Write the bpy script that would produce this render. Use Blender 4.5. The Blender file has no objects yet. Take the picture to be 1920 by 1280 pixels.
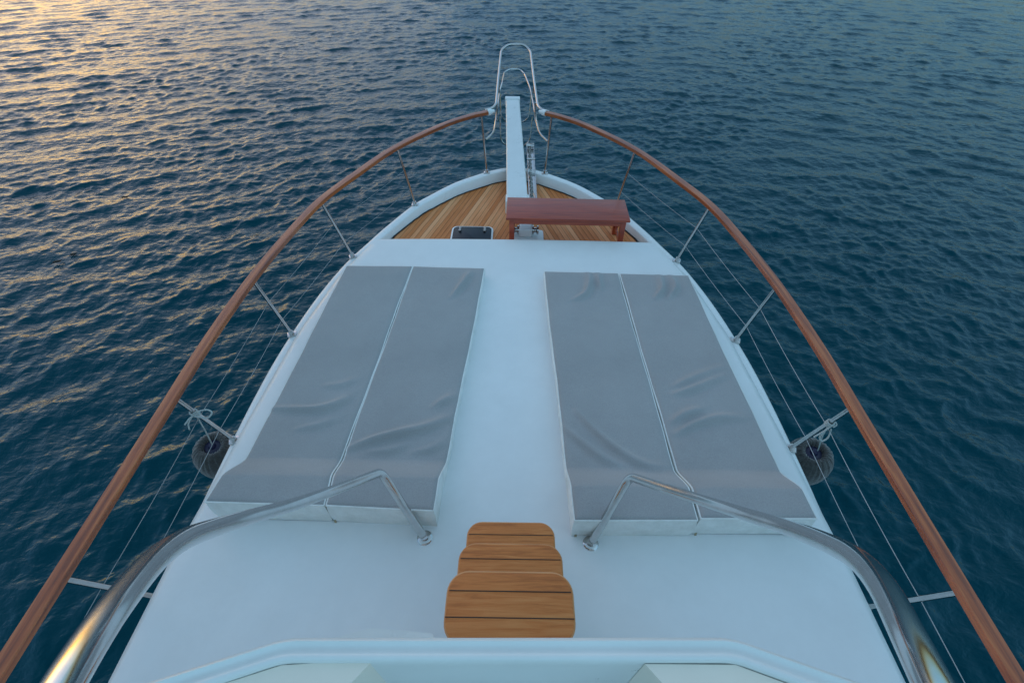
import bpy, bmesh, math, random
import numpy as np
from mathutils import Vector, Matrix
random.seed(7); R = math.radians
C = bpy.context.scene.collection
sc = bpy.context.scene

# ------------------------------------------------------------------ camera
cam = bpy.data.cameras.new('camera'); camo = bpy.data.objects.new('camera', cam); C.objects.link(camo)
cam.sensor_width = 36; cam.lens = 900/1920*36; cam.clip_start = .02; cam.clip_end = 9000
pit, yaw, rol = R(45), R(.25), R(.6)
fw = Vector((-math.sin(yaw)*math.cos(pit), math.cos(yaw)*math.cos(pit), -math.sin(pit)))
rt = fw.cross(Vector((0, 0, 1))).normalized(); up = rt.cross(fw)
rt2 = rt*math.cos(rol)+up*math.sin(rol); up2 = -rt*math.sin(rol)+up*math.cos(rol)
m = Matrix((rt2, up2, -fw)).transposed().to_4x4(); m.translation = (0, 0, 2.5)
camo.matrix_world = m
sc.camera = camo

# ------------------------------------------------------------------ sky, sun, exposure
SUN_AZ = -42.0      # degrees from +Y, negative = left
SUN_EL = 1.2
w = bpy.data.worlds.new('World'); sc.world = w; w.use_nodes = True
nt = w.node_tree; bg = nt.nodes['Background']
sky = nt.nodes.new('ShaderNodeTexSky'); sky.sky_type = 'NISHITA'; sky.sun_disc = False
sky.sun_elevation = R(SUN_EL); sky.sun_rotation = R(SUN_AZ); sky.altitude = 0
sky.air_density = 1.0; sky.dust_density = 2.6; sky.ozone_density = 2.7
wb = nt.nodes.new('ShaderNodeMix'); wb.data_type = 'RGBA'; wb.blend_type = 'MULTIPLY'; wb.inputs[0].default_value = 1
# tint added to shape the skylight: dimmer low and sunward, boosted and warmed overhead
tcw = nt.nodes.new('ShaderNodeTexCoord'); spw = nt.nodes.new('ShaderNodeSeparateXYZ'); nt.links.new(tcw.outputs['Generated'], spw.inputs[0])
crw = nt.nodes.new('ShaderNodeValToRGB'); nt.links.new(spw.outputs[2], crw.inputs[0])
crw.color_ramp.elements.new(.5)
for i_, (p_, c_) in enumerate([(0, (.29, .375, .44)), (.30, (.60, .64, .56)), (.75, (1.62, 1.12, .70))]):
    crw.color_ramp.elements[i_].position = p_; crw.color_ramp.elements[i_].color = (*c_, 1)
vdw = nt.nodes.new('ShaderNodeVectorMath'); vdw.operation = 'DOT_PRODUCT'; nt.links.new(tcw.outputs['Generated'], vdw.inputs[0])
vdw.inputs[1].default_value = (math.sin(R(SUN_AZ)), math.cos(R(SUN_AZ)), 0)
cr2 = nt.nodes.new('ShaderNodeValToRGB'); cr2.color_ramp.interpolation = 'EASE'; nt.links.new(vdw.outputs['Value'], cr2.inputs[0])
for i_, (p_, c_) in enumerate([(0, (1, 1, 1)), (1.0, (.42, .485, .60))]):
    cr2.color_ramp.elements[i_].position = p_; cr2.color_ramp.elements[i_].color = (*c_, 1)
mw = nt.nodes.new('ShaderNodeMix'); mw.data_type = 'RGBA'; mw.blend_type = 'MULTIPLY'; mw.inputs[0].default_value = 1
nt.links.new(crw.outputs[0], mw.inputs[6]); nt.links.new(cr2.outputs[0], mw.inputs[7])
mv = nt.nodes.new('ShaderNodeVectorMath'); mv.operation = 'SCALE'; mv.inputs['Scale'].default_value = 2.1
nt.links.new(mw.outputs[2], mv.inputs[0]); nt.links.new(mv.outputs[0], wb.inputs[7])
nt.links.new(sky.outputs[0], wb.inputs[6]); nt.links.new(wb.outputs[2], bg.inputs[0]); bg.inputs[1].default_value = .15
sl = bpy.data.lights.new('sun', 'SUN'); sl.energy = .03; sl.angle = R(70); sl.color = (1, .78, .60)
so = bpy.data.objects.new('sun', sl); C.objects.link(so)
sd = Vector((math.sin(R(SUN_AZ))*math.cos(R(8)), math.cos(R(SUN_AZ))*math.cos(R(8)), math.sin(R(8))))
so.rotation_euler = sd.to_track_quat('Z', 'Y').to_euler()
sc.view_settings.view_transform = 'Standard'; sc.view_settings.look = 'None'
sc.view_settings.exposure = 3.07; sc.view_settings.gamma = 1; sc.view_settings.use_curve_mapping = False

# ------------------------------------------------------------------ materials
def new_mat(name):
    m = bpy.data.materials.new(name); m.use_nodes = True
    return m, m.node_tree, m.node_tree.nodes['Principled BSDF']
def N(nt, t, **k):
    n = nt.nodes.new(t)
    for a, b in k.items(): setattr(n, a, b)
    return n
def ramp(nt, src, stops):
    r = N(nt, 'ShaderNodeValToRGB'); e = r.color_ramp.elements
    while len(e) < len(stops): e.new(.5)
    for i, (p, c) in enumerate(stops): e[i].position = p; e[i].color = (*c, 1)
    nt.links.new(src, r.inputs[0]); return r.outputs[0]
def noise(nt, vec, scale, detail=4, rough=.55, dist=0):
    n = N(nt, 'ShaderNodeTexNoise'); n.inputs['Scale'].default_value = scale
    n.inputs['Detail'].default_value = detail; n.inputs['Roughness'].default_value = rough
    n.inputs['Distortion'].default_value = dist
    nt.links.new(vec, n.inputs['Vector']); return n.outputs['Fac']
def mapping(nt, vec, scale=(1, 1, 1), rot=(0, 0, 0)):
    n = N(nt, 'ShaderNodeMapping'); n.inputs['Scale'].default_value = scale; n.inputs['Rotation'].default_value = rot
    nt.links.new(vec, n.inputs['Vector']); return n.outputs[0]
def bump(nt, bs, h, strength, dist, prev=None):
    b = N(nt, 'ShaderNodeBump'); b.inputs['Strength'].default_value = strength; b.inputs['Distance'].default_value = dist
    nt.links.new(h, b.inputs['Height'])
    if prev: nt.links.new(prev, b.inputs['Normal'])
    nt.links.new(b.outputs[0], bs.inputs['Normal']); return b.outputs[0]
def obj_co(nt): return N(nt, 'ShaderNodeTexCoord').outputs['Object']
def uv_co(nt): return N(nt, 'ShaderNodeTexCoord').outputs['UV']

def gelcoat(name, col, rough, orange=.25):
    m, nt, b = new_mat(name); co = obj_co(nt)
    n = noise(nt, co, 1.1, 6, .62); n2 = noise(nt, co, 5.5, 7, .7)
    mx = N(nt, 'ShaderNodeMath', operation='MULTIPLY'); nt.links.new(n, mx.inputs[0]); nt.links.new(n2, mx.inputs[1])
    c = ramp(nt, mx.outputs[0], [(.10, tuple(x*.93 for x in col)), (.36, col)])
    nt.links.new(c, b.inputs['Base Color'])
    r = ramp(nt, n2, [(.3, (rough*.8,)*3), (.7, (rough*1.25,)*3)]); nt.links.new(r, b.inputs['Roughness'])
    bp = bump(nt, b, noise(nt, co, 260, 2), orange, .0006)
    bump(nt, b, noise(nt, co, 3.0, 2), .35, .01, bp)
    return m
def metal(name='polished_steel', rough=.09, col=(.56, .55, .54)):
    m, nt, b = new_mat(name); b.inputs['Metallic'].default_value = 1
    co = obj_co(nt)
    c = ramp(nt, noise(nt, co, 22, 6, .7), [(.3, tuple(x*.88 for x in col)), (.6, col)]); nt.links.new(c, b.inputs['Base Color'])
    r = ramp(nt, noise(nt, co, 9, 3, .5), [(.3, (rough*.85,)*3), (.75, (rough*1.25,)*3)]); nt.links.new(r, b.inputs['Roughness'])
    return m
def wood(name, dark, mid, light, rough, stretch=(3, 60, 60), use_uv=False, coat=0., planks=None):
    m, nt, b = new_mat(name); co = uv_co(nt) if use_uv else obj_co(nt)
    g = noise(nt, mapping(nt, co, stretch), 1.0, 8, .65, .6)
    big = noise(nt, mapping(nt, co, (stretch[0]*.35, stretch[1]*.12, stretch[2]*.12)), 1.0, 4, .6)
    ad = N(nt, 'ShaderNodeMath', operation='MULTIPLY_ADD'); nt.links.new(big, ad.inputs[0]); ad.inputs[1].default_value = .55
    nt.links.new(g, ad.inputs[2])
    c = ramp(nt, ad.outputs[0], [(.55, dark), (.76, mid), (.98, light)])
    nt.links.new(c, b.inputs['Base Color'])
    b.inputs['Roughness'].default_value = rough
    b.inputs['Coat Weight'].default_value = coat; b.inputs['Coat Roughness'].default_value = .28
    bump(nt, b, g, .25, .0012)
    return m
def plain(name, col, rough=.5, metallic=0, var=.15, scale=12):
    m, nt, b = new_mat(name); co = obj_co(nt)
    c = ramp(nt, noise(nt, co, scale, 5), [(.3, tuple(x*(1-var) for x in col)), (.7, tuple(min(1, x*(1+var)) for x in col))])
    nt.links.new(c, b.inputs['Base Color']); b.inputs['Roughness'].default_value = rough; b.inputs['Metallic'].default_value = metallic
    return m

M_deck = gelcoat('white_gelcoat', (.78, .80, .80), .38)
M_cap = gelcoat('white_paint', (.80, .82, .82), .30, .12)
M_fly = gelcoat('flybridge_gelcoat', (.80, .82, .80), .32, .1)
M_beige = gelcoat('beige_gelcoat', (.88, .80, .68), .45, .1)
M_steel = metal()
M_tube = metal('handrail_steel', .14, (.66, .66, .65))
M_rail = wood('varnished_rail_wood', (.11, .020, .005), (.35, .076, .016), (.58, .17, .045), .38, (2.2, 42, 42), True, .45)
M_bench = wood('mahogany_bench', (.16, .016, .006), (.32, .036, .010), (.42, .062, .018), .38, (3, 60, 60), False, .45)
M_tread = wood('oiled_teak_tread', (.40, .11, .018), (.60, .182, .036), (.68, .25, .068), .6, (5, 70, 70), False, .08)
M_treadrim = wood('worn_lit_teak_edge', (.50, .19, .06), (.66, .29, .11), (.74, .38, .17), .55, (5, 5, 60))  # sky light on the bevel is painted into this paler worn edge
M_black = plain('black_caulk', (.012, .011, .011), .6)
M_rope = plain('pale_rope', (.42, .47, .46), .85, 0, .3, 300)
M_wire = plain('lifeline_wire', (.36, .38, .39), .4, .6)
M_navy = plain('navy_rubber', (.012, .014, .05), .45)
M_chain = metal('galvanised_chain', .4, (.42, .41, .39))
M_leaf = plain('dark_bark', (.03, .022, .015), .7)
M_strap = plain('tan_webbing', (.36, .30, .20), .85, 0, .3, 120)

def make_side():
    m, nt, b = new_mat('white_cushion_vinyl'); co = obj_co(nt)
    c = ramp(nt, noise(nt, co, 6, 6, .7), [(.3, (.62, .63, .60)), (.6, (.80, .81, .79))]); nt.links.new(c, b.inputs['Base Color'])
    b.inputs['Roughness'].default_value = .5
    bump(nt, b, noise(nt, mapping(nt, co, (9, 9, 3)), 1.5, 4), .5, .006)
    return m
M_side = make_side()
def make_fabric():
    m, nt, b = new_mat('grey_cushion_fabric'); co = obj_co(nt)
    n = noise(nt, co, 2.2, 6, .65)
    c = ramp(nt, n, [(.25, (.315, .312, .315)), (.75, (.375, .372, .375))]); 
    wv = N(nt, 'ShaderNodeTexWave', wave_type='BANDS', bands_direction='X'); wv.inputs['Scale'].default_value = 300; nt.links.new(co, wv.inputs['Vector'])
    wv2 = N(nt, 'ShaderNodeTexWave', wave_type='BANDS', bands_direction='Y'); wv2.inputs['Scale'].default_value = 300; nt.links.new(co, wv2.inputs['Vector'])
    ad = N(nt, 'ShaderNodeMath', operation='ADD'); nt.links.new(wv.outputs['Fac'], ad.inputs[0]); nt.links.new(wv2.outputs['Fac'], ad.inputs[1])
    fl = noise(nt, co, 180, 3, .7)
    mx = N(nt, 'ShaderNodeMix', data_type='RGBA', blend_type='MULTIPLY'); mx.inputs[0].default_value = .55
    nt.links.new(c, mx.inputs[6]); c2 = ramp(nt, fl, [(.3, (.72, .72, .72)), (.7, (1.15, 1.15, 1.15))]); nt.links.new(c2, mx.inputs[7])
    nt.links.new(mx.outputs[2], b.inputs['Base Color'])
    b.inputs['Roughness'].default_value = .85; b.inputs['Sheen Weight'].default_value = .25; b.inputs['Sheen Roughness'].default_value = .5
    p = bump(nt, b, ad.outputs[0], .15, .0006)
    bump(nt, b, noise(nt, mapping(nt, co, (1, 2.2, 1)), 3.2, 3, .5, .5), .35, .012, p)
    return m
M_fab = make_fabric()
def make_teak_deck():
    m, nt, b = new_mat('teak_deck_planks'); co = obj_co(nt)
    sp = N(nt, 'ShaderNodeSeparateXYZ'); nt.links.new(co, sp.inputs[0])
    ab = N(nt, 'ShaderNodeMath', operation='ABSOLUTE'); nt.links.new(sp.outputs[0], ab.inputs[0])
    a = R(17)
    def lin(p, q):
        m1 = N(nt, 'ShaderNodeMath', operation='MULTIPLY'); nt.links.new(ab.outputs[0], m1.inputs[0]); m1.inputs[1].default_value = p
        m2 = N(nt, 'ShaderNodeMath', operation='MULTIPLY_ADD'); nt.links.new(sp.outputs[1], m2.inputs[0]); m2.inputs[1].default_value = q
        nt.links.new(m1.outputs[0], m2.inputs[2]); return m2.outputs[0]
    across = lin(math.cos(a), math.sin(a)); along = lin(-math.sin(a), math.cos(a))
    dv = N(nt, 'ShaderNodeMath', operation='DIVIDE'); nt.links.new(across, dv.inputs[0]); dv.inputs[1].default_value = .048
    fl = N(nt, 'ShaderNodeMath', operation='FLOOR'); nt.links.new(dv.outputs[0], fl.inputs[0])
    fr = N(nt, 'ShaderNodeMath', operation='FRACT'); nt.links.new(dv.outputs[0], fr.inputs[0])
    wn = N(nt, 'ShaderNodeTexWhiteNoise', noise_dimensions='1D'); nt.links.new(fl.outputs[0], wn.inputs['W'])
    cb = N(nt, 'ShaderNodeCombineXYZ'); nt.links.new(across, cb.inputs[0]); nt.links.new(along, cb.inputs[1]); nt.links.new(fl.outputs[0], cb.inputs[2])
    g = noise(nt, mapping(nt, cb.outputs[0], (90, 3.5, 3)), 1, 6, .6, .3)
    ad = N(nt, 'ShaderNodeMath', operation='MULTIPLY_ADD'); nt.links.new(wn.outputs[0], ad.inputs[0]); ad.inputs[1].default_value = .5
    s2 = N(nt, 'ShaderNodeMath', operation='MULTIPLY'); nt.links.new(g, s2.inputs[0]); s2.inputs[1].default_value = .7
    nt.links.new(s2.outputs[0], ad.inputs[2])
    c = ramp(nt, ad.outputs[0], [(.15, (.33, .095, .020)), (.45, (.62, .20, .058)), (.78, (.82, .375, .17))])
    ln = ramp(nt, fr.outputs[0], [(.0, (.30, .26, .24)), (.06, (.30, .26, .24)), (.11, (1, 1, 1))])
    mx = N(nt, 'ShaderNodeMix', data_type='RGBA', blend_type='MULTIPLY'); mx.inputs[0].default_value = 1
    nt.links.new(c, mx.inputs[6]); nt.links.new(ln, mx.inputs[7]); nt.links.new(mx.outputs[2], b.inputs['Base Color'])
    b.inputs['Roughness'].default_value = .6; b.inputs['Specular IOR Level'].default_value = .25
    bump(nt, b, ln, .3, .002)
    return m
M_teak = make_teak_deck()
def make_glass():
    m, nt, b = new_mat('tinted_hatch_glass'); b.inputs['Base Color'].default_value = (.008, .010, .018, 1)
    b.inputs['Roughness'].default_value = .3; b.inputs['Specular IOR Level'].default_value = .2
    return m
M_glass = make_glass()
def make_knit():
    m, nt, b = new_mat('grey_knit_fender_cover'); co = obj_co(nt)
    c = ramp(nt, noise(nt, co, 45, 5, .7), [(.3, (.022, .022, .022)), (.7, (.075, .075, .07))]); nt.links.new(c, b.inputs['Base Color'])
    b.inputs['Roughness'].default_value = .95; b.inputs['Sheen Weight'].default_value = .5
    bump(nt, b, noise(nt, co, 130, 3, .7), .8, .004)
    return m
M_knit = make_knit()

def make_water():
    m, nt, b = new_mat('sea_water'); co = obj_co(nt)
    b.inputs['Base Color'].default_value = (.0, .034, .051, 1)
    b.inputs['Specular Tint'].default_value = (.15, .82, 1, 1)
    b.inputs['Roughness'].default_value = .06; b.inputs['IOR'].default_value = 1.333
    n1 = noise(nt, mapping(nt, co, (1, 1.4, 1), (0, 0, R(-12))), 8.0, 3, .5, .3)
    n2 = noise(nt, mapping(nt, co, (1, 1.5, 1), (0, 0, R(20))), 2.6, 3, .55, .3)
    p = bump(nt, b, n2, .5, .035)
    bump(nt, b, n1, .65, .032, p)
    return m
M_water = make_water()

# ------------------------------------------------------------------ mesh helpers
class MB:
    def __init__(s): s.v = []; s.f = []; s.uv = []
    def add(s, vs, fs, uvs=None):
        o = len(s.v); s.v += [tuple(x) for x in vs]; s.f += [tuple(i+o for i in f) for f in fs]
        s.uv += uvs if uvs else [(0, 0)]*len(vs)
    def grid(s, rows, closed=False, flip=False, uvs=None):
        n = len(rows[0]); vs = [p for r in rows for p in r]; fs = []
        for i in range(len(rows)-1):
            for j in range(n if closed else n-1):
                a, b, c, d = i*n+j, i*n+(j+1) % n, (i+1)*n+(j+1) % n, (i+1)*n+j
                fs.append((a, d, c, b) if flip else (a, b, c, d))
        s.add(vs, fs, uvs)
    def tube(s, path, r, seg=12, caps=True):
        path = [Vector(p) for p in path]; rows = []; uvs = []; L = 0
        t0 = (path[1]-path[0]).normalized(); nrm = t0.orthogonal().normalized()
        rr = r if hasattr(r, '__len__') else [r]*len(path)
        for i, p in enumerate(path):
            t = (path[min(i+1, len(path)-1)]-path[max(i-1, 0)]).normalized()
            nrm = (nrm-t*nrm.dot(t)).normalized(); bn = t.cross(nrm)
            if i: L += (p-path[i-1]).length
            rows.append([p+rr[i]*(math.cos(2*math.pi*k/seg)*nrm+math.sin(2*math.pi*k/seg)*bn) for k in range(seg)])
            uvs += [(L, k/seg*.2) for k in range(seg)]
        o = len(s.v); s.grid(rows, True, False, uvs)
        if caps:
            s.f.append(tuple(o+k for k in reversed(range(seg)))); e = o+(len(rows)-1)*seg
            s.f.append(tuple(e+k for k in range(seg)))
    def sweep(s, path, prof, closed=True, caps=True, side=None):
        """prof: (lateral, z) pairs; the lateral axis is horizontal, to the right of travel"""
        path = [Vector(p) for p in path]; rows = []; uvs = []; L = 0
        per = [0]
        for i in range(1, len(prof)): per.append(per[-1]+math.dist(prof[i], prof[i-1]))
        for i, p in enumerate(path):
            a = path[i]-path[i-1] if i else path[1]-path[0]; b = path[i+1]-path[i] if i < len(path)-1 else a
            t = (a.normalized()+b.normalized()); t.z = 0; t.normalize(); lat = Vector((t.y, -t.x, 0))
            ah = Vector((a.x, a.y, 0)).normalized(); k = 1/max(.35, abs(t.dot(ah)))
            if i: L += (p-path[i-1]).length
            rows.append([p+lat*q[0]*k+Vector((0, 0, q[1])) for q in prof]); uvs += [(L, d) for d in per]
        o = len(s.v); n = len(prof); s.grid(rows, closed, False, uvs)
        if caps and closed:
            s.f.append(tuple(o+k for k in reversed(range(n)))); e = o+(len(rows)-1)*n; s.f.append(tuple(e+k for k in range(n)))
    def box(s, c, d, rot=0, bev=.004, seg=2, M=None):
        bm = bmesh.new(); bmesh.ops.create_cube(bm, size=1)
        bmesh.ops.scale(bm, vec=d, verts=bm.verts)
        if bev: bmesh.ops.bevel(bm, geom=bm.edges[:], offset=bev, segments=seg, profile=.5, affect='EDGES')
        mm = M if M is not None else Matrix.Translation(c) @ Matrix.Rotation(rot, 4, 'Z')
        bm.transform(mm); bm.verts.index_update()
        s.add([v.co[:] for v in bm.verts], [tuple(v.index for v in f.verts) for f in bm.faces]); bm.free()
    def disc(s, c, r, h, seg=24, M=None):
        prof = [(0, 0), (r, 0), (r, h*.6), (r*.85, h), (0, h)]
        s.lathe(prof, M if M is not None else Matrix.Translation(c), seg)
    def lathe(s, prof, M=None, seg=24):
        rows = [[(M @ Vector((r*math.cos(2*math.pi*k/seg), r*math.sin(2*math.pi*k/seg), z)))[:] if M else (r*math.cos(2*math.pi*k/seg), r*math.sin(2*math.pi*k/seg), z) for k in range(seg)] for r, z in prof]
        s.grid(rows, True)
    def rslab(s, w, d, h, r, M, bev=.004, n=7):
        """rounded rectangle slab (plan w x d), thickness h, base at z=0"""
        def ring(inset, z):
            out = []
            for cx, cy, a0 in ((w/2-r, d/2-r, 0), (-w/2+r, d/2-r, 90), (-w/2+r, -d/2+r, 180), (w/2-r, -d/2+r, 270)):
                for k in range(n):
                    a = R(a0+90*k/(n-1)); out.append((M @ Vector((cx+(r-inset)*math.cos(a), cy+(r-inset)*math.sin(a), z)))[:])
            return out
        rows = [ring(bev, 0), ring(0, bev), ring(0, h-bev), ring(bev*.3, h-bev*.3), ring(bev, h)]
        o = len(s.v); s.grid(rows, True); k = n*4
        s.f.append(tuple(o+i for i in reversed(range(k)))); e = o+4*k; s.f.append(tuple(e+i for i in range(k)))
    def build(s, name, mat, parent=None, smooth=True, auto=35):
        me = bpy.data.meshes.new(name); me.from_pydata(s.v, [], s.f); me.update()
        uvl = me.uv_layers.new(name='UVMap')
        li = np.empty(len(me.loops), dtype=np.int32); me.loops.foreach_get('vertex_index', li)
        uvl.data.foreach_set('uv', np.array(s.uv, dtype=np.float32)[li].ravel())
        bm = bmesh.new(); bm.from_mesh(me); bmesh.ops.recalc_face_normals(bm, faces=bm.faces[:])
        if smooth:
            for f in bm.faces: f.smooth = True
            for e in bm.edges:
                if len(e.link_faces) == 2 and e.calc_face_angle(0) > R(auto): e.smooth = False
        bm.to_mesh(me); bm.free()
        me.materials.append(mat)
        o = bpy.data.objects.new(name, me); C.objects.link(o)
        if parent is not None: o.parent = parent
        return o

def tag(o, label=None, cat=None, group=None, kind=None):
    if label: o['label'] = label
    if cat: o['category'] = cat
    if group: o['group'] = group
    if kind: o['kind'] = kind
    return o
def empty(name, loc=(0, 0, 0)):
    o = bpy.data.objects.new(name, None); C.objects.link(o); o.location = loc; o.empty_display_size = .2; return o
def shift(mb, loc):
    mb.v = [(x-loc[0], y-loc[1], z-loc[2]) for x, y, z in mb.v]; return mb
def interp(x, pts):
    xs = [p[0] for p in pts]; ys = [p[1] for p in pts]
    if xs[0] > xs[-1]: xs = xs[::-1]; ys = ys[::-1]
    return float(np.interp(x, xs, ys))
def catmull(pts, n=8):
    pts = [Vector(p) for p in pts]; out = []
    P = [2*pts[0]-pts[1]]+pts+[2*pts[-1]-pts[-2]]
    for i in range(1, len(P)-2):
        for k in range(n):
            t = k/n; a, b, c, d = P[i-1], P[i], P[i+1], P[i+2]
            out.append(.5*((2*b)+(c-a)*t+(2*a-5*b+4*c-d)*t*t+(3*b-a-3*c+d)*t**3))
    out.append(pts[-1]); return out
def fillet(pts, r, n=8):
    pts = [Vector(p) for p in pts]; out = [pts[0]]
    rr = r if hasattr(r, '__len__') else [r]*len(pts)
    for i in range(1, len(pts)-1):
        p = pts[i]; a = pts[i-1]-p; b = pts[i+1]-p; q = min(rr[i], a.length*.48, b.length*.48)
        A = p+a.normalized()*q; B = p+b.normalized()*q
        for k in range(n+1):
            t = k/n; out.append(A*(1-t)**2+p*2*t*(1-t)+B*t*t)
    out.append(pts[-1]); return out
def spline_fn(pts):
    """smooth monotone-in-parameter curve through 2D points, resampled"""
    c = catmull([(p[0], p[1], 0) for p in pts], 10); return [(v.x, v.y) for v in c]

# ------------------------------------------------------------------ the yacht
SEA = -1.5
boat = tag(empty('motor_yacht', (0, 0, SEA)), 'white motor yacht foredeck with varnished timber guard rails, seen over its own bow', 'boat')
OFF = (0, 0, SEA)
def part(mb, name, mat, parent=boat, **k): 
    return shift(mb, OFF).build(name, mat, parent, **k) if parent is boat else mb.build(name, mat, parent, **k)
def sub(mb, name, mat, par, **k):       # sub-part: parent sits at boat origin already
    o = shift(mb, OFF).build(name, mat, par, **k); return o

# outer edge of the gunwale: (x, y) from the stem aft
CAP = [(0, 5.475), (.14, 5.455), (.29, 5.39), (.43, 5.295), (.70, 5.09), (.95, 4.81), (1.10, 4.61), (1.31, 4.20), (1.42, 3.95),
       (1.565, 3.60), (1.69, 3.13), (1.775, 2.61), (1.815, 2.14), (1.828, 1.5), (1.815, .47), (1.79, -1), (1.74, -3), (1.66, -5), (1.58, -6.5)]
capc = spline_fn(CAP)
def W(Y):
    best = capc[-1][0]
    for (x0, y0), (x1, y1) in zip(capc, capc[1:]):
        if y0 >= Y >= y1: return x0+(x1-x0)*(y0-Y)/max(1e-6, y0-y1)
    return 0 if Y > capc[0][1] else best
def zs(Y): return -.17+.12*max(0, min(1, (Y-.8)/4.5))**1.5
full = [(-x, y) for x, y in capc[::-1][:-1]]+capc          # port side aft -> stem -> starboard aft
DECK = -.17

# gunwale: rounded outer edge, flat top, inner face down to the deck
g = MB()
path = [(x, y, zs(y)) for x, y in full]
g.sweep(path, [(.0, -.10), (-.004, -.03), (-.012, -.012), (-.028, -.002), (-.045, 0), (-.085, .001), (-.098, -.004), (-.106, -.016), (-.118, -.16)][::-1]
        if False else [(.118, -.16), (.106, -.016), (.098, -.004), (.085, .001), (.045, 0), (.028, -.002), (.012, -.012), (.004, -.03), (0, -.10)], closed=False)
part(g, 'gunwale', M_cap)
# hull side
h = MB(); rows = []
for x, y in full:
    row = []
    f = max(0, (y-1.0)/4.475)           # towards the stem
    for k, (d, fl) in enumerate([(.0, 0), (.04, 0), (.06, .02), (.10, .02), (.12, 0), (.35, -.02), (.7, -.06), (1.1, -.13), (1.5, -.24), (1.9, -.45)]):
        z = zs(y)-.10-d
        sx = 1+(fl/1.82)*(1+2.2*f**2)
        rake = -.75*f**3*(max(0, d-.12)/1.78)**1.0
        yy = y+rake; 
        row.append((x*sx, yy if d > .12 else y+(.02*f if .05 < d < .11 else 0), z))
    rows.append(row)
h.grid(rows); part(h, 'hull', M_cap)
# foredeck
fd = MB(); rows = []
n = 28
ins = [(x, y) for x, y in capc if y > 3.4]
rowsy = np.linspace(3.45, 5.345, 48)
for Y in rowsy:
    # inner edge offset .105 from cap
    wv = 0
    lo, hi = 0, 1.7
    best = 0
    for xx in np.linspace(0, 1.6, 161):
        dmin = min(math.hypot(xx-a, Y-b) for a, b in ins)
        if xx < W(Y) and dmin >= .118: best = xx
    rows.append([(-best+2*best*k/n, Y, DECK) for k in range(n+1)])
edge = [(r[-1][0], r[-1][1]) for r in rows if r[-1][0] > 0]
fd.grid(rows); deck = part(fd, 'foredeck', M_teak)
sm = MB()
pp = [(-x, y, DECK+.003) for x, y in edge]+[(0, 5.352, DECK+.003)]+[(x, y, DECK+.003) for x, y in edge[::-1]]
sm.sweep(pp, [(-.006, 0), (-.006, .004), (.010, .004), (.010, 0)]); sub(sm, 'caulk_seam', M_black, deck)

# cabin top: long low trunk sweeping up into the wheelhouse front
T = [(3.85, 1.22), (3.84, 1.265), (3.81, 1.295), (3.74, 1.325), (3.5, 1.40), (3.28, 1.462), (2.6, 1.578), (1.8, 1.635), (1.2, 1.665), (.9, 1.685), (.4, 1.70), (-1, 1.69), (-3, 1.64)]
def sstep(a, b, x): t = max(0, min(1, (x-a)/(b-a))); return t*t*(3-2*t)
def rise(x, Y):
    return 0
    a = 1.27*max(0, 1.0-Y)
    a = math.sqrt(max(0, a)**2+.0025)-.05 if Y < 1 else 0
    a = min(a, .98)
    return a*(1-sstep(.62, 1.45, abs(x)))
c = MB(); rows = []
Ys = [3.85, 3.848, 3.842, 3.83, 3.81, 3.78, 3.72]+list(np.arange(3.6, 1.3, -.12))+list(np.arange(1.25, .2, -.03))+list(np.arange(.1, -3, -.3))
for i, Y in enumerate(Ys):
    t = interp(Y, T); fr = 3.85-Y
    dz = -.035*(1-math.sqrt(max(0, 1-(1-min(1, fr/.035))**2)))
    row = []
    zc = min(zs(Y), -.02)-.02
    side = [(0.135, zc-.0), (.10, zc*.72), (.05, -.028), (.022, -.010), (.008, -.003)]
    if i == 0: dz = -.17
    sidew = min(1, max(0, fr/.5))*.7+.3
    for s_ in (-1, 1):
        pts = [(s_*(t+a*sidew*(1 if Y > 1 else interp(Y, [(1, 1), (.4, .75), (-3, .7)]))), Y, max(DECK, z+dz)) for a, z in side]
        if s_ == -1: left = pts
        else: right = pts[::-1]
    mid = [(-t+2*t*k/40) for k in range(41)]
    row = left+[(x, Y, max(DECK, .014*(1-(x/t)**2)+dz+rise(x, Y))) for x in mid]+right
    rows.append(row)
c.grid(rows)
part(c, 'cabin_top', M_deck)

# steps
def tread(zc, yc, name='step'):
    t = MB(); Mx = Matrix.Translation((0, yc, zc-.024)); t.rslab(.412, .216, .026, .066, Mx, .011)
    o = part(t, name, M_tread)
    for q in (-.032, .046):
        l = MB(); l.box((0, yc+q, zc+.0024), (.398 if q > 0 else .409, .0026, .0022), bev=0); sub(l, 'caulk_line', M_black, o)
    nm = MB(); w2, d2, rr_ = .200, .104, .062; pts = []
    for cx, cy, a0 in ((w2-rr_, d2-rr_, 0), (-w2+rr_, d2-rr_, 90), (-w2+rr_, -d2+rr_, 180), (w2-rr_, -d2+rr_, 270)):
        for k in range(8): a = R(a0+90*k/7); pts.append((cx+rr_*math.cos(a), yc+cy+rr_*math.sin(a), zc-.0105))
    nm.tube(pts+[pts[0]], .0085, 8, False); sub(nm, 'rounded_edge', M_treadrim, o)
    b = MB(); b.box((0, (yc+.045+.27)/2, zc-.050), (.30, yc+.045-.27, .045), bev=.006)
    sub(b, 'support', M_cap, o)
tread(.25, .912); tread(.53, .695); tread(.81, .487)

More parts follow.
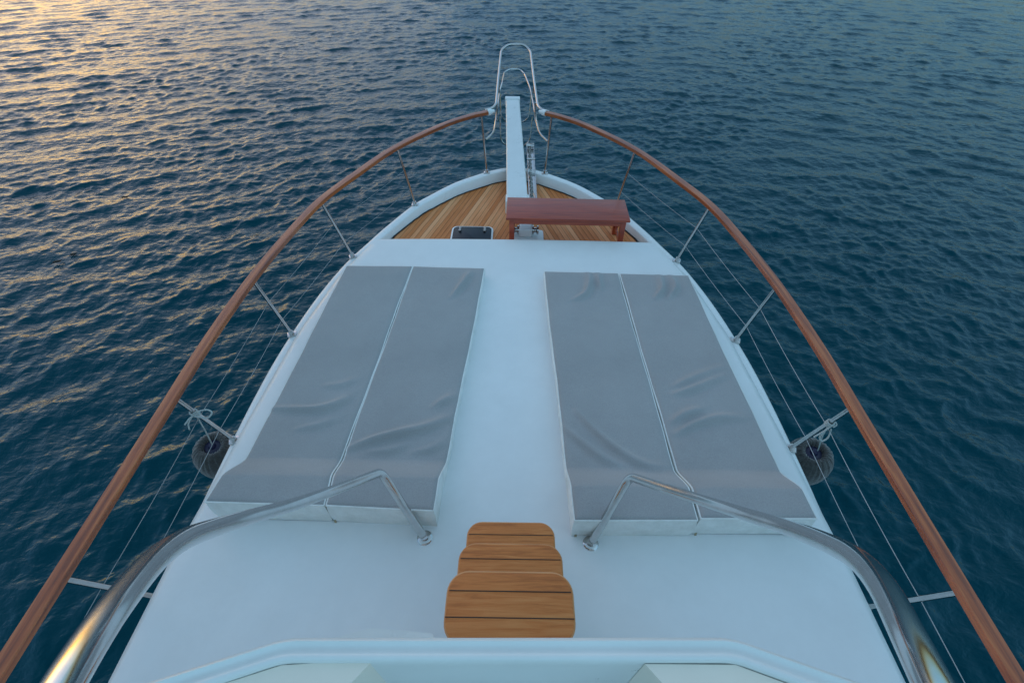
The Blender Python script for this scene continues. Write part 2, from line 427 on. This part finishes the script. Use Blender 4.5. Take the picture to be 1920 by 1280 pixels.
# bowsprit plank
bs = MB(); L_ = []
a = Vector((.02, 4.66, -.02)); b_ = Vector((-.056, 6.76, .30))
rows = []
for t in (0, .004, .5, .996, 1):
    p = a.lerp(b_, t); wd = .113*(1-t)+.088*t; e = .006 if t in (0, 1) else 0
    rows.append([(p.x-wd+e, p.y, p.z-.10), (p.x-wd+e, p.y, p.z-.012), (p.x-wd+.01, p.y, p.z-e), (p.x+wd-.01, p.y, p.z-e), (p.x+wd-e, p.y, p.z-.012), (p.x+wd-e, p.y, p.z-.10)])
bs.grid(rows, True); bs.f.append((0, 1, 2, 3, 4, 5)); bs.f.append(tuple(24+i for i in reversed(range(6))))
bsp = part(bs, 'bowsprit', M_cap, auto=25)
ec = MB(); ec.box((0, 0, 0), (.196, .075, .115), bev=.008, M=Matrix.Translation((-.055, 6.735, .2475)) @ Matrix.Rotation(math.atan2(.32, 2.1), 4, 'X'))
sub(ec, 'end_cap', M_deck, bsp)
fp = MB(); fp.box((0.02, 4.67, -.095), (.25, .16, .15), bev=.01); sub(fp, 'foot_block', M_cap, bsp)

# anchor channel and chain beside the bowsprit
ch = MB(); a = Vector((.195, 4.45, DECK+.03)); b_ = Vector((.172, 5.95, -.01))
def chz(t): return a.lerp(b_, t)
pth = [chz(t) for t in (0, .25, .5, .75, 1)]
ch.sweep(pth, [(-.045, -.02), (-.045, .035), (-.040, .035), (-.038, -.012), (.038, -.012), (.040, .035), (.045, .035), (.045, -.02)])
chan = part(ch, 'chain_channel', M_steel)
for A, B, rr_ in (((.125, 5.92, .012), (.222, 5.92, .012), .03), ((.128, 5.5, .03), (.226, 5.5, .03), .012)):
    rl = MB(); rl.tube([A, B], rr_, 14); sub(rl, 'roller', M_steel, chan)
cn = MB(); L = (b_-a).length; nl = int(L/.042)
ax = (b_-a).normalized()
for i in range(nl):
    p = a+ax*(i+.5)*.042+Vector((-.008, 0, .008)); q = Vector((1, 0, 0)) if i % 2 else Vector((0, 0, 1))
    pts = []
    for k in range(13):
        an = 2*math.pi*k/12; pts.append(p+ax*.030*math.cos(an)+q*.015*math.sin(an))
    cn.tube(pts, .0055, 6, False)
# chain goes on under the bench to the windlass
for i in range(10):
    p = Vector((.17, 4.44-i*.03, DECK+.05)); q = Vector((1, 0, 0)) if i % 2 else Vector((0, 0, 1)); ay = Vector((0, 1, 0))
    cn.tube([p+ay*.024*math.cos(2*math.pi*k/12)+q*.013*math.sin(2*math.pi*k/12) for k in range(13)], .005, 6, False)
sub(cn, 'anchor_chain', M_chain, chan)

# windlass under the bench
wl = MB(); wl.rslab(.34, .20, .02, .03, Matrix.Translation((.115, 4.155, DECK+.003)))
wl_o = part(wl, 'windlass', M_cap)
x = MB(); x.box((.105, 4.16, DECK+.075), (.13, .12, .10), bev=.02, seg=3); sub(x, 'motor_housing', M_cap, wl_o)
for s_ in (-1, 1):
    x = MB()
    x.lathe([(0, 0), (.045, 0), (.045, .012), (.025, .02), (.025, .035), (.045, .045), (.045, .06), (0, .062)], Matrix.Translation((.105+s_*.068, 4.16, DECK+.08)) @ Matrix.Rotation(s_*math.pi/2, 4, 'Y'), 20)
    sub(x, 'chain_wheel', M_steel, wl_o)

# hatch
hx, hy = -.43, 4.075
x = MB(); x.rslab(.42, .46, .022, .06, Matrix.Translation((hx, hy, DECK+.003))); hat = part(x, 'hatch', M_cap)
x = MB(); x.rslab(.385, .425, .006, .05, Matrix.Translation((hx, hy, DECK+.0245)), .002); hg = sub(x, 'pane', M_glass, hat)
for s_ in (-.125, .125):
    x = MB(); x.box((hx+s_, hy+.165, DECK+.039), (.022, .06, .014), bev=.003); x.lathe([(0, 0), (.014, 0), (.014, .01), (0, .012)], Matrix.Translation((hx+s_, hy+.13, DECK+.033)), 14)
    sub(x, 'hinge', M_chain, hat)

# guard rails: timber top rail, stanchions, lifelines, each side
BASE = [(.335, 5.30), (1.06, 4.60), (1.50, 3.69), (1.735, 2.68), (1.79, 1.72), (1.795, .79)]
TOP = [(.37, 5.28), (1.125, 4.50), (1.575, 3.54), (1.75, 2.545), (1.78, 1.56), (1.785, .665)]
RAIL = [(.315, 5.37), (.50, 5.25), (.76, 5.02), (1.15, 4.52), (1.43, 3.95), (1.60, 3.53), (1.705, 3.02), (1.772, 2.53), (1.805, 1.95), (1.805, 1.4), (1.80, .67), (1.795, 0), (1.785, -1), (1.77, -2.5)]
def guard_rail(s_, side_label):
    rp = catmull([(s_*(x-.008), y, zs(y)+.628) for x, y in RAIL], 10)
    r = MB(); prof = [(-.028, .0), (-.031, .003), (-.031, .029), (-.028, .033), (0, .035), (.028, .033), (.031, .029), (.031, .003), (.028, 0)]
    r.sweep(rp, prof)
    ro = tag(part(r, 'guard_rail', M_rail, auto=25), side_label)
    tip = MB(); d = (rp[0]-rp[1]).normalized(); p = rp[0]+Vector((0, 0, .018))
    tip.tube([p-d*.01, p+d*.03, p+d*.055, p+d*.075], [.036, .030, .019, .016], 14); sub(tip, 'rail_end_fitting', M_cap, ro)
    for i, ((bx, by), (tx, ty)) in enumerate(zip(BASE, TOP)):
        zb = zs(by); q = MB(); A = Vector((s_*bx, by, zb)); B = Vector((s_*tx, ty, zb+.632))
        q.tube([A.lerp(B, t) for t in (0, .5, 1)], .0125, 14)
        q.box((A.x, A.y, zb+.005), (.07, .055, .008), rot=math.atan2(-s_*.4, 1) if i > 1 else 0, bev=.003)
        q.tube([A, A.lerp(B, .06)], .020, 14)
        sub(q, 'stanchion', M_steel, ro)
    for fr in (.31, .66):
        q = MB(); pts = []
        for k, ((bx, by), (tx, ty)) in enumerate(zip(BASE, TOP)):
            if k == 0: continue
            zb = zs(by); pts.append(Vector((s_*bx, by, zb)).lerp(Vector((s_*tx, ty, zb+.62)), fr))
        pts.append(pts[-1]+Vector((0, -3, 0)))
        fine = []
        for A, B in zip(pts, pts[1:]):
            for t in np.linspace(0, 1, 8)[:-1]: fine.append(A.lerp(B, t)+Vector((0, 0, -.010*4*t*(1-t))))
        q.tube(fine+[pts[-1]], .0019, 6); sub(q, 'lifeline', M_wire, ro)
    return ro
guard_rail(-1, 'varnished timber guard rail on the side of the sunset glow'); guard_rail(1, 'varnished timber guard rail on the side of the darker water')

# pulpit: stainless hoops round the bowsprit tip
pu = MB()
out = [(-.345, 5.42, .60), (-.265, 5.47, .60), (-.226, 5.56, .612), (-.222, 6.2, .68), (-.205, 6.92, .80), (-.12, 7.02, .845), (.08, 7.02, .845), (.165, 6.92, .80), (.20, 6.2, .68), (.232, 5.56, .60), (.275, 5.47, .59), (.355, 5.42, .59)]
pu.tube(fillet(out, [.1, .06, .06, .2, .12, .12, .12, .12, .2, .06, .06, .1]), .0145, 14)
pul = part(pu, 'pulpit', M_steel)
q = MB()
ring = [(-.333, 5.28, .34), (-.25, 5.44, .36), (-.235, 5.58, .42), (-.212, 6.3, .51), (-.19, 6.62, .50), (-.165, 6.88, .565), (-.09, 6.93, .585), (.04, 6.93, .585), (.10, 6.80, .56), (.165, 6.4, .52), (.20, 5.9, .48), (.232, 5.58, .40), (.26, 5.44, .35), (.345, 5.28, .33)]
q.tube(fillet(ring, .09), .0095, 10); sub(q, 'lower_hoop', M_steel, pul)
for (Y, z0, z1, x0) in ((6.50, .60, .075, -.02), (6.10, .575, -.07, -.01)):
    q = MB(); q.tube(fillet([(x0-.195, Y+.05, z1+.34), (x0-.185, Y, z1+.07), (x0-.12, Y, z1), (x0+.12, Y, z1), (x0+.185, Y, z1+.07), (x0+.205, Y+.05, z1+.34)], .06), .009, 10)
    sub(q, 'cradle_hoop', M_steel, pul)
for s_, x0 in ((-1, -.222), (1, .21)):
    for A, B in (((x0, 6.25, .69), (x0+s_*-.01, 6.25, .51)), ((x0-.003*s_, 5.62, .615), (x0-.003*s_, 5.62, .42))):
        q = MB(); q.tube([A, B], .009, 10); sub(q, 'strut', M_steel, pul)

# hand rails each side of the steps, rising to the flybridge
def hand_rail(pts, foot, lab):
    p = fillet([foot]+pts, [0, .045, .3, .3, .3, .3, .2, .2, .2], 10)
    q = MB(); q.tube(p, .0205, 20); o = tag(part(q, 'hand_rail', M_tube), lab)
    f = MB(); f.lathe([(0, 0), (.040, 0), (.040, .005), (.034, .010), (.022, .013), (.0215, .03), (0, .03)], Matrix.Translation((foot[0], foot[1], .010)), 28)
    sub(f, 'foot_flange', M_steel, o)
hand_rail([(-.611, 1.15, .475), (-.735, .80, .88), (-.70, .50, 1.36), (-.60, .33, 1.66), (-.46, .12, 1.90), (-.38, -.10, 2.0), (-.36, -.5, 2.02)], (-.447, 1.037, .01), 'polished hand rail on the side of the sunset glow')
hand_rail([(.552, 1.148, .47), (.755, .80, .88), (.715, .50, 1.36), (.60, .31, 1.68), (.455, .12, 1.88), (.38, -.10, 1.98), (.36, -.5, 2.0)], (.413, 1.022, .01), 'polished hand rail on the side of the darker water')

# flybridge: coaming with a double moulded lip, side ledges, front wall
cp = catmull([(-1.40, -2.6, 1.45), (-1.37, -.8, 1.45), (-1.25, -.02, 1.45)], 4)[:-1]+fillet([(-1.25, -.02, 1.45), (-.43, .247, 1.45), (.43, .259, 1.45), (1.27, -.015, 1.45)], .03, 8)+catmull([(1.27, -.015, 1.45), (1.37, -.8, 1.45), (1.40, -2.6, 1.45)], 4)[1:]
x = MB()
lip = [(0, -1.46), (0, -.03), (.001, -.012), (.004, -.003), (.009, 0), (.013, -.003), (.016, -.008), (.021, -.010), (.0255, -.008), (.029, -.003), (.034, -.001), (.039, -.004), (.042, -.010), (.0425, -.03), (.043, -.55)]
x.sweep(cp, lip, closed=False)
fb = part(x, 'flybridge', M_fly, auto=60)
# ledges
for s_ in (-1, 1):
    q = MB(); ix, ox = .255, .425
    top = [(s_*ix, .213), (s_*ox, .208+.006*s_), (s_*1.15, -.025), (s_*1.25, -.3), (s_*1.25, -1.2), (s_*.55, -1.2), (s_*.45, .0)]
    zt, zb = 1.436, 1.0
    n = len(top); q.add([(a, b, zt) for a, b in top]+[(a, b, zb) for a, b in top], [tuple(range(n))]+[(i, (i+1) % n, n+(i+1) % n, n+i) for i in range(n)])
    sub(q, 'side_ledge', M_beige, fb, smooth=False)
q = MB(); q.add([(-1.33, -2.6, .92), (1.33, -2.6, .92), (1.2, -.05, .92), (.4, .2, .92), (-.4, .19, .92), (-1.2, -.06, .92)], [(0, 1, 2, 3, 4, 5)]); sub(q, 'flybridge_floor', M_deck, fb)
# low brow below the coaming
q = MB(); q.add([(-.62, .262, 1.16), (-.34, .335, 1.16), (-.19, .325, 1.16), (-.16, .28, 1.16), (-.62, .262, 1.0), (-.34, .345, 1.0), (-.19, .335, 1.0), (-.16, .28, 1.0)], [(0, 1, 2, 3), (0, 4, 5, 1), (1, 5, 6, 2), (2, 6, 7, 3)])
part(q, 'brow', M_fly, smooth=False)

# ------------------------------------------------------------------ cushions
FOLDS = {
 'LO': [([(-1.487, 1.791), (-1.243, 1.782), (-1.118, 1.814), (-1.028, 1.884)], .011), ([(-1.288, 1.634), (-1.156, 1.668), (-1.052, 1.717)], .006), ([(-1.217, 1.969), (-1.108, 1.98), (-1.021, 2.028)], .005)],
 'LI': [([(-.958, 1.506), (-.821, 1.567), (-.678, 1.614), (-.518, 1.663), (-.37, 1.745)], .013), ([(-.58, 1.483), (-.472, 1.514), (-.391, 1.574)], .006), ([(-.497, 1.808), (-.436, 1.86), (-.359, 1.914)], .007), ([(-.484, 2.877), (-.413, 3.04), (-.364, 3.199)], .007), ([(-.85, 1.49), (-.7, 1.5), (-.6, 1.55)], .006)],
 'RI': [([(.463, 2.863), (.557, 2.934), (.604, 3.077), (.612, 3.212)], .007), ([(.688, 2.993), (.684, 3.108), (.686, 3.214)], .006), ([(.309, 1.678), (.413, 1.569), (.519, 1.467), (.65, 1.404)], .008), ([(.393, 1.796), (.524, 1.618), (.639, 1.498), (.755, 1.427), (.877, 1.408)], .010)],
 'RO': [([(1.096, 2.89), (1.172, 3.003), (1.19, 3.179)], .007), ([(1.202, 2.892), (1.286, 3.034), (1.283, 3.181)], .006), ([(1.022, 1.94), (1.181, 1.999), (1.403, 2.109)], .009), ([(.962, 1.73), (1.072, 1.791), (1.193, 1.828)], .009), ([(.969, 1.641), (1.108, 1.716), (1.257, 1.76), (1.409, 1.763)], .010), ([(1.037, 2.006), (1.171, 2.075), (1.428, 2.189)], .006)],
}
CUSH = {   # left edge, right edge as (y, x)
 'LO': ([(3.276, -1.408), (1.43, -1.508), (1.26, -1.535), (1.13, -1.555)], [(3.28, -.857), (1.43, -.970), (1.26, -.955), (1.12, -.950)]),
 'LI': ([(3.28, -.846), (1.43, -.958), (1.26, -.943), (1.12, -.938)], [(3.265, -.248), (1.43, -.372), (1.26, -.389), (1.10, -.392)]),
 'RI': ([(3.232, .245), (1.40, .308), (1.25, .312), (1.06, .316)], [(3.22, .856), (1.40, .910), (1.25, .928), (1.07, .928)]),
 'RO': ([(3.215, .872), (1.40, .927), (1.25, .949), (1.08, .949)], [(3.20, 1.432), (1.40, 1.505), (1.26, 1.522), (1.088, 1.528)]),
}
LAB = {'LO': 'grey sun pad with white sides, outermost on the side of the sunset glow', 'LI': 'grey sun pad with one long fold, beside the walkway on the sunset side',
       'RI': 'grey sun pad with two curved folds, beside the walkway on the darker water side', 'RO': 'grey sun pad with several short folds, outermost on the darker water side'}
def seg_d(PX, PY, a, b):
    ax, ay = a; bx, by = b; dx, dy = bx-ax, by-ay
    t = np.clip(((PX-ax)*dx+(PY-ay)*dy)/(dx*dx+dy*dy), 0, 1); qx, qy = ax+t*dx, ay+t*dy
    sgn = np.sign((PX-ax)*dy-(PY-ay)*dx); return np.hypot(PX-qx, PY-qy), sgn, t
def cushion(key):
    Lp, Rp = CUSH[key]; nx, ny = 70, 260
    yL0, yL1, yR0, yR1 = Lp[0][0], Lp[-1][0], Rp[0][0], Rp[-1][0]
    u = np.linspace(0, 1, nx); v = np.linspace(0, 1, ny)
    X = np.zeros((ny, nx)); Y = np.zeros((ny, nx)); Z = np.zeros((ny, nx))
    for i, t in enumerate(v):
        ya = yL0+(yL1-yL0)*t; yb = yR0+(yR1-yR0)*t
        xa = interp(ya, Lp); xb = interp(yb, Rp)
        X[i] = xa+(xb-xa)*u; Y[i] = ya+(yb-ya)*u
    yc = {'LO': 1.44, 'LI': 1.44, 'RI': 1.405, 'RO': 1.405}[key]; yr = yc-.165
    t = np.clip((yc-Y)/(yc-yr), 0, 1); Z[:] = .100+.100*(t*t*(3-2*t)*.45+.55*t)
    # distance from the borders
    wid = np.abs(X[:, -1]-X[:, 0])[:, None]; len_ = abs(yL0-yL1)
    dd = np.minimum(np.minimum(u[None, :]*wid, (1-u[None, :])*wid), np.minimum(v[:, None]*len_, (1-v[:, None])*len_))
    Z += .008*(1-np.exp(-dd/.09))-.010*np.exp(-dd/.006)
    rs = np.random.RandomState({'LO': 1, 'LI': 2, 'RI': 3, 'RO': 4}[key])
    for _ in range(14):
        cx, cy = rs.uniform(X.min(), X.max()), rs.uniform(Y.min(), Y.max()); r = rs.uniform(.10, .28); Z += rs.uniform(-.003, .003)*np.exp(-((X-cx)**2+((Y-cy)*1.2)**2)/r**2)
    for pts, hgt in FOLDS[key]:
        if pts[0][1] > 2.8: hgt *= 1.7
        cc = [(p.x, p.y) for p in catmull([(a, b, 0) for a, b in pts], 5)]
        D = np.full(X.shape, 9.); S = np.zeros(X.shape); TT = np.zeros(X.shape); ns = len(cc)-1
        for k in range(ns):
            d, sg, t_ = seg_d(X, Y, cc[k], cc[k+1]); mk = d < D; D = np.where(mk, d, D); S = np.where(mk, sg, S); TT = np.where(mk, (k+t_)/ns, TT)
        env = np.clip(np.sin(np.pi*np.clip(TT*.9+.05, 0, 1)), 0, 1)**.8
        hf = 2.5
        Z += env*hgt*hf*(np.exp(-(D/(.017+.016*TT))**2)-.35*np.exp(-((D*S-.040)/.032)**2))
    edge = .0025*np.sin(Y*5+rs.uniform(0, 6))+.001*np.sin(Y*17+rs.uniform(0, 6))
    X += edge*(np.exp(-u[None, :]*wid/.05)+np.exp(-(1-u[None, :])*wid/.05))
    e = empty('sun_cushion', (float(X.mean()), float(Y.mean()), .012)); off = e.location
    tag(e, LAB[key], 'cushion', 'sun pads laid on the cabin top')
    mb = MB(); mb.grid([[(X[i, j], Y[i, j], Z[i, j]) for j in range(nx)] for i in range(ny)]); shift(mb, off).build('cover', M_fab, e)
    per = [(i, 0) for i in range(ny)]+[(ny-1, j) for j in range(1, nx)]+[(i, nx-1) for i in range(ny-2, -1, -1)]+[(0, j) for j in range(nx-2, 0, -1)]
    cx, cy = X.mean(), Y.mean(); rows = []
    for q in range(8):
        f = q/7; row = []
        for i, j in per:
            x0, y0, z0 = X[i, j], Y[i, j], Z[i, j]-.0005
            bul = .006*math.sin(math.pi*f)+.0015*math.sin(y0*31+x0*27)*math.sin(math.pi*f)
            ox = -bul if j == 0 else (bul if j == nx-1 else 0); oy = bul if i == 0 else (-bul if i == ny-1 else 0)
            row.append((x0+ox, y0+oy, z0*(1-f)+.012*f))
        rows.append(row)
    mb = MB(); mb.grid(rows, True); shift(mb, off).build('side_band', M_side, e)
    # piping along the rim
    mb = MB(); mb.tube([(X[i, j], Y[i, j], Z[i, j]-.001) for i, j in per+[per[0]]], .0052, 6, False); shift(mb, off).build('piping', M_side if key != 'zz' else M_side, e)
    for tx, ta in TIES[key]:
        ty = float(np.interp(tx, X[-1], Y[-1])); mb = MB(); A = Vector((tx, ty+.004, .055)); B = Vector((tx, ty-.010, .004)); D_ = Vector((tx+ta, ty-.045, .003))
        rows = [[(p.x-.006, p.y, p.z), (p.x+.006, p.y, p.z)] for p in catmull([A, B, D_], 4)]
        mb.grid([[rw[0], rw[1], (rw[1][0], rw[1][1]-.001, rw[1][2]+.0015), (rw[0][0], rw[0][1]-.001, rw[0][2]+.0015)] for rw in rows], True)
        shift(mb, off).build('tie_strap', M_strap, e)
    return e
TIES = {'LO': [(-1.50, -.02)], 'LI': [(-.93, .035)], 'RI': [(.335, -.03)], 'RO': [(.965, -.03)]}
for k in ('LO', 'LI', 'RI', 'RO'): cushion(k)

# ------------------------------------------------------------------ bench
be = tag(empty('bench', (.488, 4.09, DECK+.003)), 'low dark mahogany bench standing on the teak foredeck', 'bench')
rz = R(-1.0); zt = .345
Mt = Matrix.Rotation(rz, 4, 'Z')
def bb(name, c, d, bev=.004):
    mb = MB(); mb.box(c, d, bev=bev, M=Mt @ Matrix.Translation(c)); return mb.build(name, M_bench, be, auto=20)
x = MB(); x.box((0, 0, 0), (1.14, .39, .022), bev=.006, seg=3, M=Mt @ Matrix.Translation((0, 0, zt))); x.build('seat', M_bench, be, auto=20)
for s_ in (-1, 1):
    bb('apron', (0, s_*.165, zt-.036), (1.06, .02, .05))
    bb('apron', (s_*.53, 0, zt-.036), (.02, .31, .05))
    for t_ in (-1, 1): bb('leg', (s_*.515, t_*.155, (zt-.011)/2), (.048, .048, zt-.011), .005)
    bb('stretcher', (s_*.515, 0, .09), (.02, .27, .03))

# ------------------------------------------------------------------ fenders
def fender(s_, cx, cy, cz, lab, knot, loops):
    e = tag(empty('fender', (cx, cy, cz)), lab, 'fender', 'fenders hanging from the guard rail')
    r = .165; mb = MB(); rows = []; seg = 144
    prof = [(.050, .090), (.055, .125), (.064, .142), (.080, .148), (.100, .136), (.122, .108), (.138, .072), (.149, .025), (.151, -.03), (.145, -.09), (.128, -.15), (.098, -.20), (.055, -.232), (.0, -.243)]
    prof = [(p.x, p.y) for p in catmull([(a, b, 0) for a, b in prof], 4)]
    for rr, z in prof:
        pl = .0045*max(0, min(1, (z+.05)/.2))*(1 if rr > .045 else .5)
        row = []
        for k in range(seg):
            a = 2*math.pi*k/seg; d = 1+(pl*(.7*math.sin(24*a+2*math.sin(3*a))+.5*math.sin(35*a+1.5*math.sin(2*a))))/max(rr, .03) if rr > .001 else 1
            row.append((rr*d*math.cos(a), rr*d*math.sin(a), z))
        rows.append(row)
    mb.grid(rows, True); tilt = Matrix.Rotation(R(-8*s_), 4, 'Y') @ Matrix.Rotation(R(8), 4, 'X'); mb.v = [(tilt @ Vector(v))[:] for v in mb.v]; mb.build('cover', M_knit, e, auto=180)
    mb = MB(); mb.lathe([(.0, .150), (.015, .150), (.022, .140), (.026, .125), (.05, .118), (.062, .10), (.060, .07), (0, .07)], tilt, 24); mb.build('ball_end', M_navy, e)
    # rope
    k = Vector(knot)-Vector((cx, cy, cz)); top = tilt @ Vector((0, 0, .15)); mb = MB()
    mb.tube(catmull([top+Vector((.0, 0, -.02)), top+Vector((.012, .0, .012)), top.lerp(k, .5)+Vector((.004, .006, 0)), k], 6), .0042, 8)
    axis = (Vector((s_*1.78, 1.56, .47))-Vector((s_*1.79, 1.72, -.157))).normalized(); o1 = axis.orthogonal().normalized(); o2 = axis.cross(o1)
    for dz in (-.018, -.008, .002, .012):
        mb.tube([k+axis*(dz+.003*math.sin(a*.5))+(o1*math.cos(a)+o2*math.sin(a))*.0175 for a in np.linspace(0, 2*math.pi, 19)], .0048, 8, False)
    for lp in loops: mb.tube(catmull([k+Vector(p) for p in lp], 6), .0045, 8)
    mb.build('rope', M_rope, e)
fender(-1, -2.06, 1.80, -.455, 'grey knitted ball fender hanging on the sunset side', (-1.783, 1.60, .30),
       [[(0, -.02, .01), (.03, -.015, .03), (.08, .0, .03), (.11, -.01, .02), (.09, -.03, 0), (.05, -.03, .0), (0, -.02, 0)], [(0, -.02, 0), (-.015, -.035, -.015), (-.03, -.05, -.04), (-.035, -.06, -.075)], [(0, -.02, 0), (-.02, -.035, -.01), (-.04, -.06, -.03)]])
fender(1, 2.075, 1.82, -.455, 'grey knitted ball fender hanging on the darker water side', (1.783, 1.605, .28),
       [[(0, -.02, .0), (-.025, -.03, -.03), (-.035, -.04, -.08), (-.01, -.045, -.11), (.012, -.04, -.08), (.008, -.025, -.02)], [(0, -.02, 0), (-.03, -.03, -.04), (-.07, -.04, -.08)], [(0, 0, 0), (.02, 0, .015), (.035, -.01, .0), (.015, -.02, -.01)]])

# ------------------------------------------------------------------ sea
def sea():
    rs = np.random.RandomState(11)
    rad = [1.9]
    while rad[-1] < 70: rad.append(rad[-1]*1.0035+.0005)
    rad = np.array(rad); nr = len(rad)
    nf_, nb_ = 1250, 270          # finer ahead of the yacht, coarser astern
    th = np.concatenate([np.linspace(-R(82), R(82), nf_, endpoint=False), np.linspace(R(82), 2*np.pi-R(82), nb_, endpoint=False)]); na = len(th)
    dth = np.where(np.arange(na) < nf_, R(164)/nf_, R(196)/nb_)
    RR, TH = np.meshgrid(rad, th, indexing='ij')
    X = (RR*np.sin(TH)).ravel(); Y = (1.0+RR*np.cos(TH)).ravel()
    sp = (RR*dth[None, :]).ravel().astype(np.float32); sp = np.maximum(sp, RR.ravel().astype(np.float32)*.0035)
    X = X.astype(np.float32); Y = Y.astype(np.float32)
    Z = np.zeros_like(X); DX = np.zeros_like(X); DY = np.zeros_like(X)
    nw = 130
    lam = np.exp(rs.uniform(np.log(.11), np.log(1.2), nw))
    tot = .172
    patch = 1.0+.35*np.sin(X*.55+1.3*np.sin(Y*.31)+.7)*np.sin(Y*.62+1.1*np.sin(X*.27)+.4)+.25*np.sin(X*1.3-Y*.9)
    patch = np.clip(patch, .3, 1.6).astype(np.float32)
    for i in range(nw):
        k = 2*np.pi/lam[i]
        # curved fronts: sources far astern and off the beam
        an = rs.normal(0, 38 if lam[i] > .6 else 68)+180+rs.choice([0, 0, 0, 14]); dist = rs.uniform(9, 30)
        sx, sy = dist*math.sin(R(an)), 2+dist*math.cos(R(an))
        r = np.hypot(X-sx, Y-sy); ph = k*r+rs.uniform(0, 6.28)
        wgt = 1.05 if lam[i] < .4 else (.9 if lam[i] < .8 else .55)
        a = wgt*tot*math.sqrt(2/nw)/k
        mg = 1+.45*np.sin((X*math.cos(an*3)+Y*math.sin(an*3))*2*np.pi/(lam[i]*5.3)+i)
        if lam[i] < .5: mg *= patch
        mg *= np.clip((lam[i]/sp-2.2)/2.5, 0, 1)
        c = np.cos(ph); s = np.sin(ph)
        Z += a*mg*(c+.22*np.cos(2*ph))
        DX -= a*mg*s*(X-sx)/r*.9; DY -= a*mg*s*(Y-sy)/r*.9
    fade = np.clip((70-RR.ravel())/20, 0, 1).astype(np.float32)
    X += DX*fade; Y += DY*fade; Z = Z*fade
    V = np.stack([X, Y, Z], 1)
    far = []
    for rr in (110, 200, 500, 1500, 6000):
        far.append(np.stack([rr*np.sin(th), 1+rr*np.cos(th), np.zeros(na)], 1))
    V = np.concatenate([V]+far+[np.array([[0, 1, 0]])]); nrt = nr+5
    i, j = np.meshgrid(np.arange(nrt-1), np.arange(na), indexing='ij'); j2 = (j+1) % na
    F = np.stack([i*na+j, (i+1)*na+j, (i+1)*na+j2, i*na+j2], -1).reshape(-1, 4)[:, ::-1]
    me = bpy.data.meshes.new('sea'); nf = len(F)
    me.vertices.add(len(V)); me.vertices.foreach_set('co', V.astype(np.float32).ravel())
    me.loops.add(nf*4); me.loops.foreach_set('vertex_index', F.astype(np.int32).ravel())
    me.polygons.add(nf); me.polygons.foreach_set('loop_start', np.arange(0, nf*4, 4, dtype=np.int32))
    me.polygons.foreach_set('use_smooth', np.ones(nf, dtype=bool))
    me.update(calc_edges=True); me.validate()
    me.materials.append(M_water)
    o = bpy.data.objects.new('water', me); C.objects.link(o); o.location = (0, 0, SEA)
    tag(o, 'rippled dark blue open sea around the yacht', 'sea', kind='structure')
sea()

# small dark flecks drifting on the water
def fleck(x, y, L, ang, lab):
    mb = MB(); mb.tube(catmull([(-L/2, 0, 0), (-L*.15, .012, .004), (L*.2, -.006, .002), (L/2, .01, 0)], 4), [.004]*3+[.014]*7+[.006]*3, 7)
    o = mb.build('driftwood', M_leaf); o.location = (x, y, SEA+.02); o.rotation_euler.z = ang
    tag(o, lab, 'driftwood', 'dark flecks drifting on the water')
fleck(-6.36, 5.42, .13, R(50), 'small dark sliver of driftwood, the nearer of two on the sunset side')
fleck(-6.25, 5.60, .09, R(50), 'tiny dark chip of driftwood just beyond the nearer sliver')
fleck(-6.47, 7.23, .13, R(35), 'small dark sliver of driftwood, the farther of two on the sunset side')
